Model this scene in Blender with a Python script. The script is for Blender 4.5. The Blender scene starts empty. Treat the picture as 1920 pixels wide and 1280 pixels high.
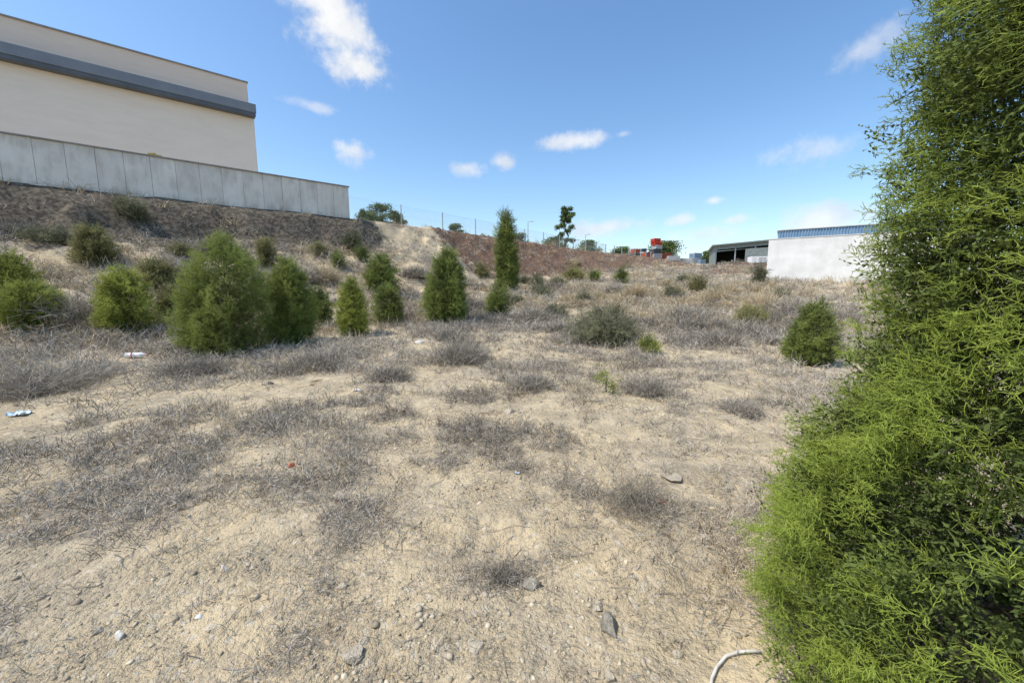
import bpy, bmesh, math, random
import numpy as np
from mathutils import Vector
random.seed(7); rng=np.random.default_rng(7)
R=math.radians
scene=bpy.context.scene
col=scene.collection
CAMZ=1.6; F_=750.0; PITCH=R(7.6)
cp,sp=math.cos(PITCH),math.sin(PITCH)
# ------------------------------------------------------------------ noise / terrain
def vnoise(x,y,seed=0):
    x=np.asarray(x,float); y=np.asarray(y,float)
    xi=np.floor(x).astype(np.int64); yi=np.floor(y).astype(np.int64)
    fx=x-xi; fy=y-yi; fx=fx*fx*(3-2*fx); fy=fy*fy*(3-2*fy)
    def h(a,b):
        v=(a*374761393+b*668265263+seed*974634777)&0xffffffff
        v=((v^(v>>13))*1274126177)&0xffffffff
        v=v^(v>>16)
        return (v&0xffff)/65535.0
    return (h(xi,yi)*(1-fx)+h(xi+1,yi)*fx)*(1-fy)+(h(xi,yi+1)*(1-fx)+h(xi+1,yi+1)*fx)*fy
def fbm(x,y,o=4,seed=0):
    s=0;a=.5;t=0
    for k in range(o):
        s=s+a*vnoise(x*2**k+17.3*k,y*2**k-9.1*k,seed+k); t+=a; a*=.5
    return s/t
K=np.array([-11.4,29.0]); L1=np.array([.766,.643]); L2=np.array([.53,.848])
def sd(x,y):
    rx=x-K[0]; ry=y-K[1]
    d1=rx*L1[1]-ry*L1[0]; d2=rx*L2[1]-ry*L2[0]
    t1=rx*L1[0]+ry*L1[1]; t2=rx*L2[0]+ry*L2[1]
    return d1,d2,t1,t2
MOUNDS=((37,66,1.0,3.2),(32.5,60,.8,2.6),(43,70,.8,3),(30,75,.8,4),(27,52,.5,2.5))
def terr(x,y,full=False):
    x=np.asarray(x,float); y=np.asarray(y,float)
    f=np.interp(y,[-20,0,9,15,25,40,55,70,100,150,420],[-.3,0,.0,.38,1.15,2.4,3.7,5.1,7.4,9.9,10.1])
    d1,d2,t1,t2=sd(x,y)
    d=np.maximum(d1,d2)
    P=np.interp(t2,[-30,0,16,46,105,160],[6.35,6.4,6.9,7.6,9.8,10.9])
    w=np.interp(t2,[-8,6],[14.5,10.0])
    gully=fbm(x/2.2,y/2.2,4,5)-.5
    fr=np.clip((d-.35+gully*2.6*np.clip((d-.3)/2,0,1))/w,0,1)
    S1=np.interp(fr,[0,.04,.13,.3,.5,.8,1],[1,.93,.60,.47,.30,.07,0])
    S2=np.interp(fr,[0,.06,.4,.75,1],[1,.97,.50,.12,0])
    q=np.clip((t2+2)/8,0,1); S=S1*(1-q)+S2*q
    h=f+np.maximum(P-f,0)*S
    bank=np.where(fr<.98,S,0)*np.clip((d-.4)/1.4,0,1)
    h=h+bank*(fbm(x/.9,y/.9,4,9)-.5)*1.2
    for (mx,my,mh,mr) in MOUNDS:
        h=h+mh*np.exp(-((x-mx)**2+(y-my)**2)/mr**2)*(.6+.8*fbm(x,y,3,21))
    rr=np.sqrt(x*x+y*y)
    h=h+(fbm(x/3.5,y/3.5,3,1)-.5)*.16+(fbm(x/.45,y/.45,3,2)-.5)*.08
    near=np.clip(1.6-rr/9,0,1)
    clod=np.clip((fbm(x/.8,y/.8,2,31)-.42)*5,0,1)
    h=h+clod*near*(np.abs(fbm(x/.16,y/.16,3,3)-.5)*.10+(fbm(x/.06,y/.06,2,8)-.5)*.022)
    if full:
        return h,d,t1,t2,fr,S
    return h
def hz(x,y): return float(terr(np.array([x]),np.array([y]))[0])
def ray(px,py):
    u=(px-960)/F_; v=(640-py)/F_
    return np.array([u,cp+v*sp,-sp+v*cp])
_ts=np.concatenate([np.linspace(.8,20,1500),np.linspace(20,220,4000)])
def ground(px,py):
    r=ray(px,py); P=r[None,:]*_ts[:,None]; z=P[:,2]+CAMZ
    g=terr(P[:,0],P[:,1]); k=np.argmax(z<g)
    if z[k]>=g[k]: k=np.argmin(z-g)
    return float(P[k,0]),float(P[k,1]),float(g[k])
def pt(px,py,Y):
    r=ray(px,py); s=Y/r[1]; return np.array([r[0]*s,Y,r[2]*s+CAMZ])
# ------------------------------------------------------------------ materials
def newmat(name):
    m=bpy.data.materials.new(name); m.use_nodes=True
    nt=m.node_tree; b=nt.nodes['Principled BSDF']; b.inputs['Roughness'].default_value=.8
    try: b.inputs['Specular IOR Level'].default_value=.25
    except: pass
    return m,nt,b
def N(nt,t):
    return nt.nodes.new(t)
def mixc(nt,f,a,b,mode='MIX'):
    n=nt.nodes.new('ShaderNodeMix'); n.data_type='RGBA'; n.blend_type=mode
    for s,v in ((0,f),(6,a),(7,b)):
        if hasattr(v,'is_output'): nt.links.new(v,n.inputs[s])
        elif s==0: n.inputs[0].default_value=v
        else: n.inputs[s].default_value=(*v,1) if len(v)==3 else v
    return n.outputs[2]
def ramp(nt,src,p0,p1):
    n=nt.nodes.new('ShaderNodeMapRange'); n.interpolation_type='SMOOTHSTEP'
    nt.links.new(src,n.inputs[0]); n.inputs[1].default_value=p0; n.inputs[2].default_value=p1
    return n.outputs[0]
def noise(nt,vec,scale,detail=4,rough=.55):
    n=N(nt,'ShaderNodeTexNoise'); n.inputs['Scale'].default_value=scale
    n.inputs['Detail'].default_value=detail; n.inputs['Roughness'].default_value=rough
    nt.links.new(vec,n.inputs['Vector']); return n.outputs['Fac']
def math_(nt,op,a,b=None):
    n=nt.nodes.new('ShaderNodeMath'); n.operation=op
    for i,v in enumerate((a,b)):
        if v is None: continue
        if hasattr(v,'is_output'): nt.links.new(v,n.inputs[i])
        else: n.inputs[i].default_value=v
    return n.outputs[0]
def bump(nt,b,h,dist,strength=1):
    n=nt.nodes.new('ShaderNodeBump'); n.inputs['Distance'].default_value=dist; n.inputs['Strength'].default_value=strength
    nt.links.new(h,n.inputs['Height']); nt.links.new(n.outputs[0],b.inputs['Normal']); return n
def simple(name,c,c2=None,scale=3,rough=.8,bd=0.0,metal=0):
    m,nt,b=newmat(name); tc=N(nt,'ShaderNodeTexCoord'); v=tc.outputs['Object']
    c2=c2 or tuple(x*.75 for x in c)
    f=noise(nt,v,scale,6,.6)
    nt.links.new(mixc(nt,ramp(nt,f,.3,.7),c,c2),b.inputs['Base Color'])
    b.inputs['Roughness'].default_value=rough; b.inputs['Metallic'].default_value=metal
    if bd: bump(nt,b,noise(nt,v,scale*6,5),bd)
    return m
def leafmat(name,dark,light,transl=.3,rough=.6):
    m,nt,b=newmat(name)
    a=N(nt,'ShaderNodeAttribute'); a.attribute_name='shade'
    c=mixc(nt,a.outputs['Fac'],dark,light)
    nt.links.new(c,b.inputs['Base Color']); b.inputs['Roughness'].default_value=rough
    if transl:
        t=N(nt,'ShaderNodeBsdfTranslucent'); nt.links.new(c,t.inputs[0])
        mx=N(nt,'ShaderNodeMixShader'); mx.inputs[0].default_value=transl
        nt.links.new(b.outputs[0],mx.inputs[1]); nt.links.new(t.outputs[0],mx.inputs[2])
        nt.links.new(mx.outputs[0],nt.nodes['Material Output'].inputs['Surface'])
    return m
def soil_mat():
    m,nt,b=newmat('soil'); tc=N(nt,'ShaderNodeTexCoord'); v=tc.outputs['Object']
    def at(n):
        a=N(nt,'ShaderNodeAttribute'); a.attribute_name=n; return a.outputs['Fac']
    n1=noise(nt,v,.9,5,.6); n2=noise(nt,v,5,7,.7); n3=noise(nt,v,40,4,.65); n6=noise(nt,v,2.3,4,.6)
    rough=ramp(nt,n6,.40,.60)
    c=mixc(nt,ramp(nt,n1,.38,.68),(.66,.525,.325),(.54,.445,.30))
    c=mixc(nt,math_(nt,'MULTIPLY',ramp(nt,n2,.47,.68),.7),c,(.41,.335,.23))
    c=mixc(nt,math_(nt,'MULTIPLY',math_(nt,'MULTIPLY',ramp(nt,n3,.50,.66),.45),rough),c,(.31,.25,.175))
    vo=N(nt,'ShaderNodeTexVoronoi'); vo.inputs['Scale'].default_value=34; nt.links.new(v,vo.inputs['Vector'])
    sep=N(nt,'ShaderNodeSeparateColor'); nt.links.new(vo.outputs['Color'],sep.inputs[0])
    c=mixc(nt,math_(nt,'MULTIPLY',math_(nt,'GREATER_THAN',sep.outputs[0],.93),.4),c,(.27,.24,.19))
    c=mixc(nt,math_(nt,'MULTIPLY',math_(nt,'GREATER_THAN',sep.outputs[1],.95),.5),c,(.70,.62,.48))
    lit=at('litter')
    n4=noise(nt,v,16,6,.8)
    lf=math_(nt,'MULTIPLY',ramp(nt,math_(nt,'ADD',lit,math_(nt,'MULTIPLY',math_(nt,'SUBTRACT',n4,.5),3.2)),.4,1.15),.62)
    c=mixc(nt,lf,c,mixc(nt,ramp(nt,n3,.35,.65),(.17,.145,.115),(.36,.315,.25)))
    n5=noise(nt,v,1.3,7,.7)
    mf=ramp(nt,math_(nt,'ADD',at('mulch'),math_(nt,'MULTIPLY',math_(nt,'SUBTRACT',n5,.5),2.6)),.3,.5)
    c=mixc(nt,mf,c,mixc(nt,ramp(nt,n2,.35,.65),(.25,.15,.09),(.095,.06,.042)))
    ef=ramp(nt,math_(nt,'ADD',at('scarp'),math_(nt,'MULTIPLY',math_(nt,'SUBTRACT',n5,.5),1.5)),.3,.65)
    c=mixc(nt,ef,c,mixc(nt,ramp(nt,n2,.38,.60),(.20,.165,.12),(.07,.058,.045)))
    nt.links.new(c,b.inputs['Base Color']); b.inputs['Roughness'].default_value=.95
    k_=math_(nt,'ADD',.25,math_(nt,'MULTIPLY',rough,.75))
    hh=math_(nt,'ADD',math_(nt,'MULTIPLY',n2,1.1),math_(nt,'MULTIPLY',math_(nt,'MULTIPLY',n3,.5),k_))
    hh=math_(nt,'SUBTRACT',hh,math_(nt,'MULTIPLY',math_(nt,'MULTIPLY',vo.outputs['Distance'],.18),k_))
    bump(nt,b,hh,.065,1.0)
    return m
M={}
M['soil']=soil_mat()
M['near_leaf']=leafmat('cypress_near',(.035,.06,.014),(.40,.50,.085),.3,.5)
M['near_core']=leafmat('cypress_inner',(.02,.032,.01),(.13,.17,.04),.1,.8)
M['leaf']=leafmat('cypress_leaf',(.055,.08,.024),(.32,.37,.09),.25)
M['leaf_y']=leafmat('cypress_leaf_yellow',(.075,.10,.024),(.45,.48,.10),.25)
M['leaf_b']=leafmat('cypress_leaf_brown',(.08,.08,.03),(.36,.34,.14),.25)
M['leaf_d']=leafmat('tree_leaf',(.035,.06,.02),(.20,.27,.08),.2)
M['olive']=leafmat('bush_olive',(.09,.095,.055),(.36,.35,.20),.2)
M['dry']=leafmat('dry_twigs',(.17,.147,.115),(.54,.48,.39),0,.9)
M['straw']=leafmat('straw',(.26,.20,.12),(.66,.54,.35),.1,.9)
M['bark']=simple('bark',(.12,.085,.06),(.06,.045,.035),20,.9,.01)
def conc_mat():
    m,nt,b=newmat('concrete'); tc=N(nt,'ShaderNodeTexCoord'); oi=N(nt,'ShaderNodeObjectInfo')
    mp=N(nt,'ShaderNodeMapping'); mp.inputs['Scale'].default_value=(1.6,1.6,.5)
    nt.links.new(tc.outputs['Object'],mp.inputs[0])
    f=noise(nt,mp.outputs[0],1.5,7,.65); g=noise(nt,tc.outputs['Object'],1.1,5)
    c=mixc(nt,ramp(nt,f,.35,.75),(.84,.77,.67),(.62,.56,.48))
    c=mixc(nt,math_(nt,'MULTIPLY',ramp(nt,g,.45,.65),.6),c,(.90,.84,.75))
    sx=N(nt,'ShaderNodeSeparateXYZ'); nt.links.new(tc.outputs['Object'],sx.inputs[0])
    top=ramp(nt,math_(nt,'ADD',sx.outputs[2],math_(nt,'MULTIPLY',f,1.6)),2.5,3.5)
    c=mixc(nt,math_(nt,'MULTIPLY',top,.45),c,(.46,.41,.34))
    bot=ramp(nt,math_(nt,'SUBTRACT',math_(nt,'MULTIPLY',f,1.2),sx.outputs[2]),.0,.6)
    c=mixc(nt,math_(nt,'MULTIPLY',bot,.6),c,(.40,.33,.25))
    c=mixc(nt,math_(nt,'MULTIPLY',oi.outputs['Random'],.28),c,(.48,.44,.38))
    nt.links.new(c,b.inputs['Base Color']); bump(nt,b,noise(nt,tc.outputs['Object'],14,6),.012); return m
M['conc']=conc_mat()
def plaster(name,c,c2):
    m,nt,b=newmat(name); tc=N(nt,'ShaderNodeTexCoord'); v=tc.outputs['Object']
    mp=N(nt,'ShaderNodeMapping'); mp.inputs['Scale'].default_value=(.35,.35,1.5); nt.links.new(v,mp.inputs[0])
    f=noise(nt,mp.outputs[0],1.2,7,.7); g=noise(nt,v,.12,3)
    cc=mixc(nt,ramp(nt,f,.3,.75),c,c2); cc=mixc(nt,math_(nt,'MULTIPLY',g,.22),cc,tuple(x*.78 for x in c))
    nt.links.new(cc,b.inputs['Base Color'])
    w=N(nt,'ShaderNodeTexWave'); w.bands_direction='Z'; w.inputs['Scale'].default_value=.8; w.inputs['Distortion'].default_value=2.5; nt.links.new(v,w.inputs['Vector'])
    bump(nt,b,math_(nt,'ADD',f,math_(nt,'MULTIPLY',w.outputs['Fac'],.12)),.03); return m
M['plaster']=plaster('render_plaster',(.88,.77,.655),(.81,.70,.59))
M['parapet']=plaster('parapet_plaster',(.82,.675,.55),(.75,.61,.495))
M['band']=simple('grey_metal',(.22,.24,.27),(.19,.21,.24),1,.5)
M['bandlow']=simple('dark_metal',(.12,.14,.165),None,1,.5)
M['coping']=simple('coping',(.34,.31,.28),None,4,.8)
M['white']=simple('white_wall',(.80,.79,.76),(.66,.65,.62),.8,.85,.004)
M['galv']=simple('galvanised',(.42,.44,.45),(.34,.36,.37),4,.5,metal=.4)
M['pipe']=simple('white_pipe',(.75,.72,.66),(.55,.5,.42),20,.5)
M['red']=simple('red_plastic',(.62,.055,.02),(.5,.05,.02),3,.5)
M['orange']=simple('orange_metal',(.50,.13,.06),(.36,.08,.04),3,.6)
M['bluegrey']=simple('blue_grey_paint',(.28,.37,.46),(.2,.28,.37),3,.6)
M['pale']=simple('pale_block',(.55,.55,.53),(.42,.42,.41),3,.8)
M['darkgrey']=simple('dark_sheet',(.10,.105,.11),(.07,.075,.08),3,.7)
M['green_sheet']=simple('grey_green_sheet',(.24,.27,.26),(.18,.21,.2),2,.7)
M['stone']=simple('stone',(.40,.36,.28),(.22,.20,.16),14,.95,.02)
M['stone2']=simple('pale_stone',(.56,.48,.36),(.38,.33,.24),14,.95,.015)
M['chalk']=simple('chalk',(.75,.72,.66),(.58,.54,.46),14,.9,.004)
M['brick']=simple('brick_shard',(.50,.16,.09),(.36,.12,.08),14,.9,.004)
M['plast']=simple('white_plastic',(.80,.82,.83),(.68,.71,.74),10,.35)
M['bluep']=simple('blue_plastic',(.30,.52,.75),(.75,.8,.83),14,.35)
M['capred']=simple('cap_red',(.6,.06,.04),None,10,.4)
M['bluecorr']=simple('blue_corrugated',(.15,.26,.40),(.22,.34,.47),2,.6)
M['pebble']=leafmat('pebble',(.32,.26,.18),(.64,.55,.40),0,.95)
# ------------------------------------------------------------------ object helpers
def tag(o,label,cat,group=None):
    o['label']=label; o['category']=cat
    if group: o['group']=group
    return o
def empty(name,loc,label,cat,group=None,rz=0):
    o=bpy.data.objects.new(name,None); col.objects.link(o); o.location=loc; o.rotation_euler=(0,0,rz)
    o.empty_display_size=.2
    return tag(o,label,cat,group)
def npmesh(name,V,Fc,mat,parent=None,attrs=None,smooth=False,loc=None):
    V=np.asarray(V,np.float32); me=bpy.data.meshes.new(name)
    groups=Fc if isinstance(Fc,list) else [Fc]
    me.vertices.add(len(V)); me.vertices.foreach_set('co',V.ravel())
    tot=sum(g.size for g in groups); nf=sum(len(g) for g in groups)
    me.loops.add(tot); me.loops.foreach_set('vertex_index',np.concatenate([g.ravel() for g in groups]).astype(np.int32))
    me.polygons.add(nf)
    sizes=np.concatenate([np.full(len(g),g.shape[1]) for g in groups])
    st=np.concatenate([[0],np.cumsum(sizes)[:-1]])
    me.polygons.foreach_set('loop_start',st.astype(np.int32))
    try: me.polygons.foreach_set('loop_total',sizes.astype(np.int32))
    except Exception: pass
    me.update(calc_edges=True)
    if smooth: me.polygons.foreach_set('use_smooth',np.ones(nf,bool))
    if attrs:
        for k,a in attrs.items():
            at=me.attributes.new(k,'FLOAT','POINT'); at.data.foreach_set('value',np.asarray(a,np.float32).ravel())
    me.materials.append(mat)
    o=bpy.data.objects.new(name,me); col.objects.link(o)
    if parent is not None: o.parent=parent
    if loc is not None: o.location=loc
    return o
class MB:
    def __init__(s): s.v=[]; s.f=[]
    def box(s,x0,y0,z0,x1,y1,z1,rz=0,o=(0,0,0),jit=0):
        b=len(s.v); c,sn=math.cos(rz),math.sin(rz)
        for z in (z0,z1):
            for x,y in ((x0,y0),(x1,y0),(x1,y1),(x0,y1)):
                x2=x+random.uniform(-jit,jit); y2=y+random.uniform(-jit,jit)
                s.v.append((x2*c-y2*sn+o[0],x2*sn+y2*c+o[1],z+o[2]+random.uniform(-jit,jit)))
        for q in ((0,3,2,1),(4,5,6,7),(0,1,5,4),(1,2,6,5),(2,3,7,6),(3,0,4,7)): s.f.append([b+i for i in q])
        return s
    def tube(s,pts,rad,n=8):
        pts=[Vector(p) for p in pts]; rad=rad if hasattr(rad,'__len__') else [rad]*len(pts)
        b=len(s.v)
        for i,p in enumerate(pts):
            t=(pts[min(i+1,len(pts)-1)]-pts[max(i-1,0)]).normalized()
            a=t.cross(Vector((0,0,1)));
            if a.length<.05: a=t.cross(Vector((1,0,0)))
            a.normalize(); c=t.cross(a)
            for k in range(n):
                th=2*math.pi*k/n; s.v.append(tuple(p+(a*math.cos(th)+c*math.sin(th))*rad[i]))
        for i in range(len(pts)-1):
            for k in range(n):
                s.f.append([b+i*n+k,b+i*n+(k+1)%n,b+(i+1)*n+(k+1)%n,b+(i+1)*n+k])
        s.f.append([b+k for k in range(n)][::-1]); s.f.append([b+(len(pts)-1)*n+k for k in range(n)])
        return s
    def build(s,name,mat,parent=None,smooth=False,bev=0):
        me=bpy.data.meshes.new(name); me.from_pydata(s.v,[],s.f); me.update()
        if smooth:
            for p in me.polygons: p.use_smooth=True
        me.materials.append(mat); o=bpy.data.objects.new(name,me); col.objects.link(o)
        if parent is not None: o.parent=parent
        if bev:
            md=o.modifiers.new('bev','BEVEL'); md.width=bev; md.segments=2; md.limit_method='ANGLE'
        return o
def norm(v): return v/np.maximum(np.linalg.norm(v,axis=-1,keepdims=True),1e-9)
def tubes3(A,B,ra,rb,shade):
    n=len(A); t=norm(B-A); ref=np.tile([0.,0.,1.],(n,1)); ref[np.abs(t[:,2])>.9]=[1,0,0]
    a=norm(np.cross(t,ref)); c=np.cross(t,a)
    V=np.zeros((n,6,3))
    for k in range(3):
        th=2*math.pi*k/3; off=a*math.cos(th)+c*math.sin(th)
        V[:,k]=A+off*ra[:,None]; V[:,3+k]=B+off*rb[:,None]
    base=(np.arange(n)*6)[:,None]
    F=np.concatenate([base+np.array([[k,(k+1)%3,3+(k+1)%3,3+k]]) for k in range(3)])
    return V.reshape(-1,3),F,np.repeat(shade,6)
def blades(A,B,w,shade):
    n=len(A); t=norm(B-A); a=norm(np.cross(t,norm(rng.normal(size=(n,3)))))
    mid=A*.55+B*.45
    V=np.stack([A,mid+a*w[:,None],B,mid-a*w[:,None]],1)
    F=(np.arange(n)*4)[:,None]+np.array([[0,1,2,3]])
    return V.reshape(-1,3),F,np.repeat(shade,4)
def proto(nside,nsub,seed,sub=(.25,.5)):
    g=np.random.default_rng(seed); A=[];B=[];r=[]
    p=np.zeros(3); d=np.array([0,0,1.]); n=nside
    for i in range(n):
        q=p+(d+g.normal(size=3)*.14)*(1.0/n); A.append(p);B.append(q);r.append(1.0-.4*i/n)
        ph=(i%2)*math.pi+g.normal()*.5
        ln=.6*(1-.5*i/n)*g.uniform(.7,1.15)
        sd_=norm(np.array([math.cos(ph)*.8,math.sin(ph)*.35+g.normal()*.3,.65]))
        a=q.copy()
        e=a+sd_*ln*.5; A.append(a);B.append(e);r.append(.75)
        e2=e+norm(sd_+g.normal(size=3)*.3+np.array([0,0,.2]))*ln*.5; A.append(e);B.append(e2);r.append(.62)
        for k in range(nsub):
            s=a+(e2-a)*g.uniform(.25,.95); dd=norm(sd_+g.normal(size=3)*.8)
            A.append(s);B.append(s+dd*ln*g.uniform(*sub));r.append(.6)
        p=q
    return np.array(A),np.array(B),np.array(r)
def frames(D):
    n=len(D); ref=norm(rng.normal(size=(n,3))); x=norm(np.cross(ref,D)); y=np.cross(D,x)
    return np.stack([x,y,D],2)
def inst(pr,P,D,S,shade,thick,mode='tube',jit=.15):
    A,B,r=pr; Mx=frames(D); n=len(P); m=len(A)
    a=np.einsum('nij,mj->nmi',Mx,A)*S[:,None,None]+P[:,None]; b=np.einsum('nij,mj->nmi',Mx,B)*S[:,None,None]+P[:,None]
    sh=np.clip(shade[:,None]+B[None,:,2]*.25-.1+rng.normal(size=(n,m))*jit,0,1)
    rr=np.tile(r,(n,1))*thick
    if mode=='tube': return tubes3(a.reshape(-1,3),b.reshape(-1,3),rr.ravel(),rr.ravel()*.75,sh.ravel())
    return blades(a.reshape(-1,3),b.reshape(-1,3),rr.ravel(),sh.ravel())
def join(parts):
    V=[];F=[];S=[];o=0
    for v,f,s in parts: V.append(v);F.append(f+o);S.append(s);o+=len(v)
    return np.concatenate(V),np.concatenate(F),np.concatenate(S)
P_NEAR=[proto(5,3,s,(.3,.6)) for s in range(6)]
P_MID=[proto(4,1,s+20) for s in range(3)]
def crown(zk,rk,H,W,nplume,nspray,plen,slen,thick,protos,mode,seed,zshade=.0,up=.6,base=.5,lump=.22,lump_s=2.2,dmin=.75,inner=.3,spreadp=.16,dj=.55):
    g=np.random.default_rng(seed)
    zs=np.linspace(0,1,200); pr=np.interp(zs,zk,rk)+.12; cdf=np.cumsum(pr); cdf/=cdf[-1]
    z=np.interp(g.random(nplume),cdf,zs); th=g.random(nplume)*2*math.pi
    rad=np.interp(z,zk,rk)*W/2
    lum=1+lump*2*(fbm(np.cos(th)*lump_s+seed*3.1+5,np.sin(th)*lump_s+z*lump_s*2.0+seed,3,seed)-.5)*1.8
    rad=rad*lum
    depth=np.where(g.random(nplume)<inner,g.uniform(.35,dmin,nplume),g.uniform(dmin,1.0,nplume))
    n=np.stack([np.cos(th),np.sin(th),np.zeros(nplume)],1)
    c=n*(rad*depth)[:,None]; c[:,2]=z*H
    ax=norm(n*.9+np.array([0,0,up])+g.normal(size=(nplume,3))*.3+np.array([0,0,1.])*np.clip(z-.6,0,1)[:,None]*1.6)
    pl=plen*g.uniform(.55,1.5,nplume)
    c=c-ax*plen*.55
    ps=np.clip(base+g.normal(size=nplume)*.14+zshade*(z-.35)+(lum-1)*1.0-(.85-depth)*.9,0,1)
    s=g.uniform(.1,1,(nplume,nspray))
    P=c[:,None]+ax[:,None]*(s*pl[:,None])[:,:,None]+g.normal(size=(nplume,nspray,3))*plen*spreadp*(1.2-s)[:,:,None]
    D=norm(ax[:,None]*.9+g.normal(size=(nplume,nspray,3))*dj)
    S=slen*g.uniform(.65,1.25,(nplume,nspray))*(1.1-.3*s)
    sh=ps[:,None]+(s-.6)*.35
    P=P.reshape(-1,3);D=D.reshape(-1,3);S=S.ravel();sh=sh.ravel()
    P[:,2]=np.maximum(P[:,2],.01)
    k=g.integers(0,len(protos),len(P)); parts=[]
    for i in range(len(protos)):
        q=k==i
        if q.any(): parts.append(inst(protos[i],P[q],D[q],S[q],sh[q],thick,mode))
    return join(parts),c
def limbs(c,H,frac,r0,seed,n=60):
    g=np.random.default_rng(seed); idx=g.choice(len(c),min(n,len(c)),replace=False)
    A=[];B=[];ra=[];rb=[]
    for i in idx:
        t=c[i]; s=np.array([0,0,max(.03,t[2]*.7-.05)]); m=(s+t)/2+np.array([0,0,-.03*H])
        A+= [s,m]; B+=[m,t*.5+m*.5]; ra+=[r0*.3,r0*.2]; rb+=[r0*.2,r0*.08]
    zs=np.linspace(0,H*frac,8); xy=np.cumsum(g.normal(size=(8,2))*.012*H,axis=0); xy[0]=0
    pts=np.column_stack([xy,zs]); pts[0,2]=-.1
    for i in range(7): A.append(pts[i]);B.append(pts[i+1]);ra.append(r0*(1-i/8));rb.append(r0*(1-(i+1)/8))
    return tubes3(np.array(A),np.array(B),np.array(ra),np.array(rb),np.full(len(A),.5))
CON=([0,.12,.35,.6,.85,1],[.52,.85,1,.86,.5,.10])
OVAL=([0,.15,.4,.7,.9,1],[.6,.9,1,.85,.5,.12])
COL=([0,.1,.35,.7,.9,1],[.65,.85,1,.72,.36,.05])
FLAT=([0,.15,.4,.7,.9,1],[.95,1,.95,.75,.5,.3])
def shrub(name,px,py,top,wpx,label,cat='shrub',mat='leaf',prof=CON,seed=0,base=.5,dens=1,up=.6,lump=.38,lobes=2,group=None):
    x,y,z=ground(px,py); g=np.random.default_rng(seed+900)
    ztop=pt(px,top,y)[2]; H=max(ztop-z,.12); W=wpx/F_*y
    root=empty(name,(x,y,z-.02),label,cat,group)
    area=W*H
    sl=max(.085,.0085*y); sl=min(sl,.28*max(H,.4))
    npl=int(np.clip(area/(sl*sl)*3.1*dens,12 if dens<.5 else 50,1700)); th=max(.006,.00066*y)
    (V,F,S),c=crown(prof[0],prof[1],H*.93,W*.72,npl,10,sl*2.6,sl*1.1,th,P_MID,'blade',seed+3,.12,up,base,lump=lump,spreadp=.22)
    parts=[(V,F,S)]
    for l in range(lobes):
        a=g.uniform(0,6.28); hh=H*g.uniform(.45,.85); ww=W*g.uniform(.32,.48); off=(W*.44-ww*.4)
        (v,f,s),_=crown(prof[0],prof[1],hh,ww,int(npl*.25)+10,8,sl*2.1,sl,th,P_MID,'blade',seed+13*l+5,.12,up,base+g.normal()*.08,lump=lump,spreadp=.22)
        v=v+np.array([math.cos(a)*off,math.sin(a)*off*.8,0]); parts.append((v,f,s))
    V,F,S=join(parts)
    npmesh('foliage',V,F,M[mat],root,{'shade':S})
    V,F,S=limbs(c,H,.8,max(.012,.01*H),seed,20); npmesh('trunk',V,F,M['bark'],root)
    return root
# ------------------------------------------------------------------ terrain mesh
def axis(lo,hi,c,s0,k):
    a=[c]
    while a[-1]<hi: a.append(a[-1]+s0+k*abs(a[-1]-c))
    b=[c]
    while b[-1]>lo: b.append(b[-1]-s0-k*abs(b[-1]-c))
    return np.array(b[::-1][:-1]+a)
PATCH=[(780,800,.9),(560,870,.9),(300,830,1.0),(250,900,.9),(860,650,1.3),(100,690,1.5),(560,680,1.2),(990,710,.7),(1210,715,.7),(880,745,.7),
 (1250,680,1.0),(60,860,.8),(140,1170,.45),(330,1090,.3),(950,1060,.18),(1190,915,.3),(1300,760,.4),(640,760,.6),(420,900,.6),(60,940,.5),(880,840,.45),(700,960,.35),(520,975,.35),(40,1200,.3),(1240,850,.2),(1400,760,.5),(420,790,.6)]
PW=[(ground(a,b)[:2],r) for a,b,r in PATCH]
def litter(x,y):
    rr=np.hypot(x,y)
    m=(fbm(x/1.3,y/1.3,4,41)-.53)*3.2
    far=np.clip((rr-7)/6,0,1)
    m=m+far*.85
    wob=(fbm(x/.5,y/.5,5,44)-.5)*4.8
    for (cx,cy),r in PW:
        m=np.maximum(m,.90-np.hypot((x-cx)/1.8,y-cy)/r*.9+wob)
    return np.clip(m,0,1)
xs=axis(-330,330,.4,.020,.013); ys=axis(-14,420,1.9,.018,.013)
X,Y=np.meshgrid(xs,ys); Hh,D_,T1,T2,FR,S_=terr(X,Y,True)
nx,ny=len(xs),len(ys)
V=np.column_stack([X.ravel(),Y.ravel(),Hh.ravel()])
i=np.arange(ny-1)[:,None]*nx+np.arange(nx-1)[None,:]; i=i.ravel()
Fq=np.column_stack([i,i+1,i+nx+1,i+nx])
mul=np.clip(1.45-np.abs(FR-.38)/.42,0,1)*np.clip((T2-4)/5,0,1)*(D_>.0)*np.clip((115-T2)/20,0,1)
mounds=sum(np.exp(-((X-a)**2+(Y-b)**2)/(c*1.3)**2) for a,b,_,c in MOUNDS)
mul=np.maximum(mul,np.clip(mounds,0,.6))
sca=np.clip(1.6-FR/.26,0,1)*np.clip((3-T2)/3,0,1)*(D_>.2)
g=npmesh('ground',V,Fq,M['soil'],None,{'litter':litter(X,Y).ravel(),'mulch':mul.ravel(),'scarp':sca.ravel()},smooth=True)
g['kind']='structure'
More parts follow.
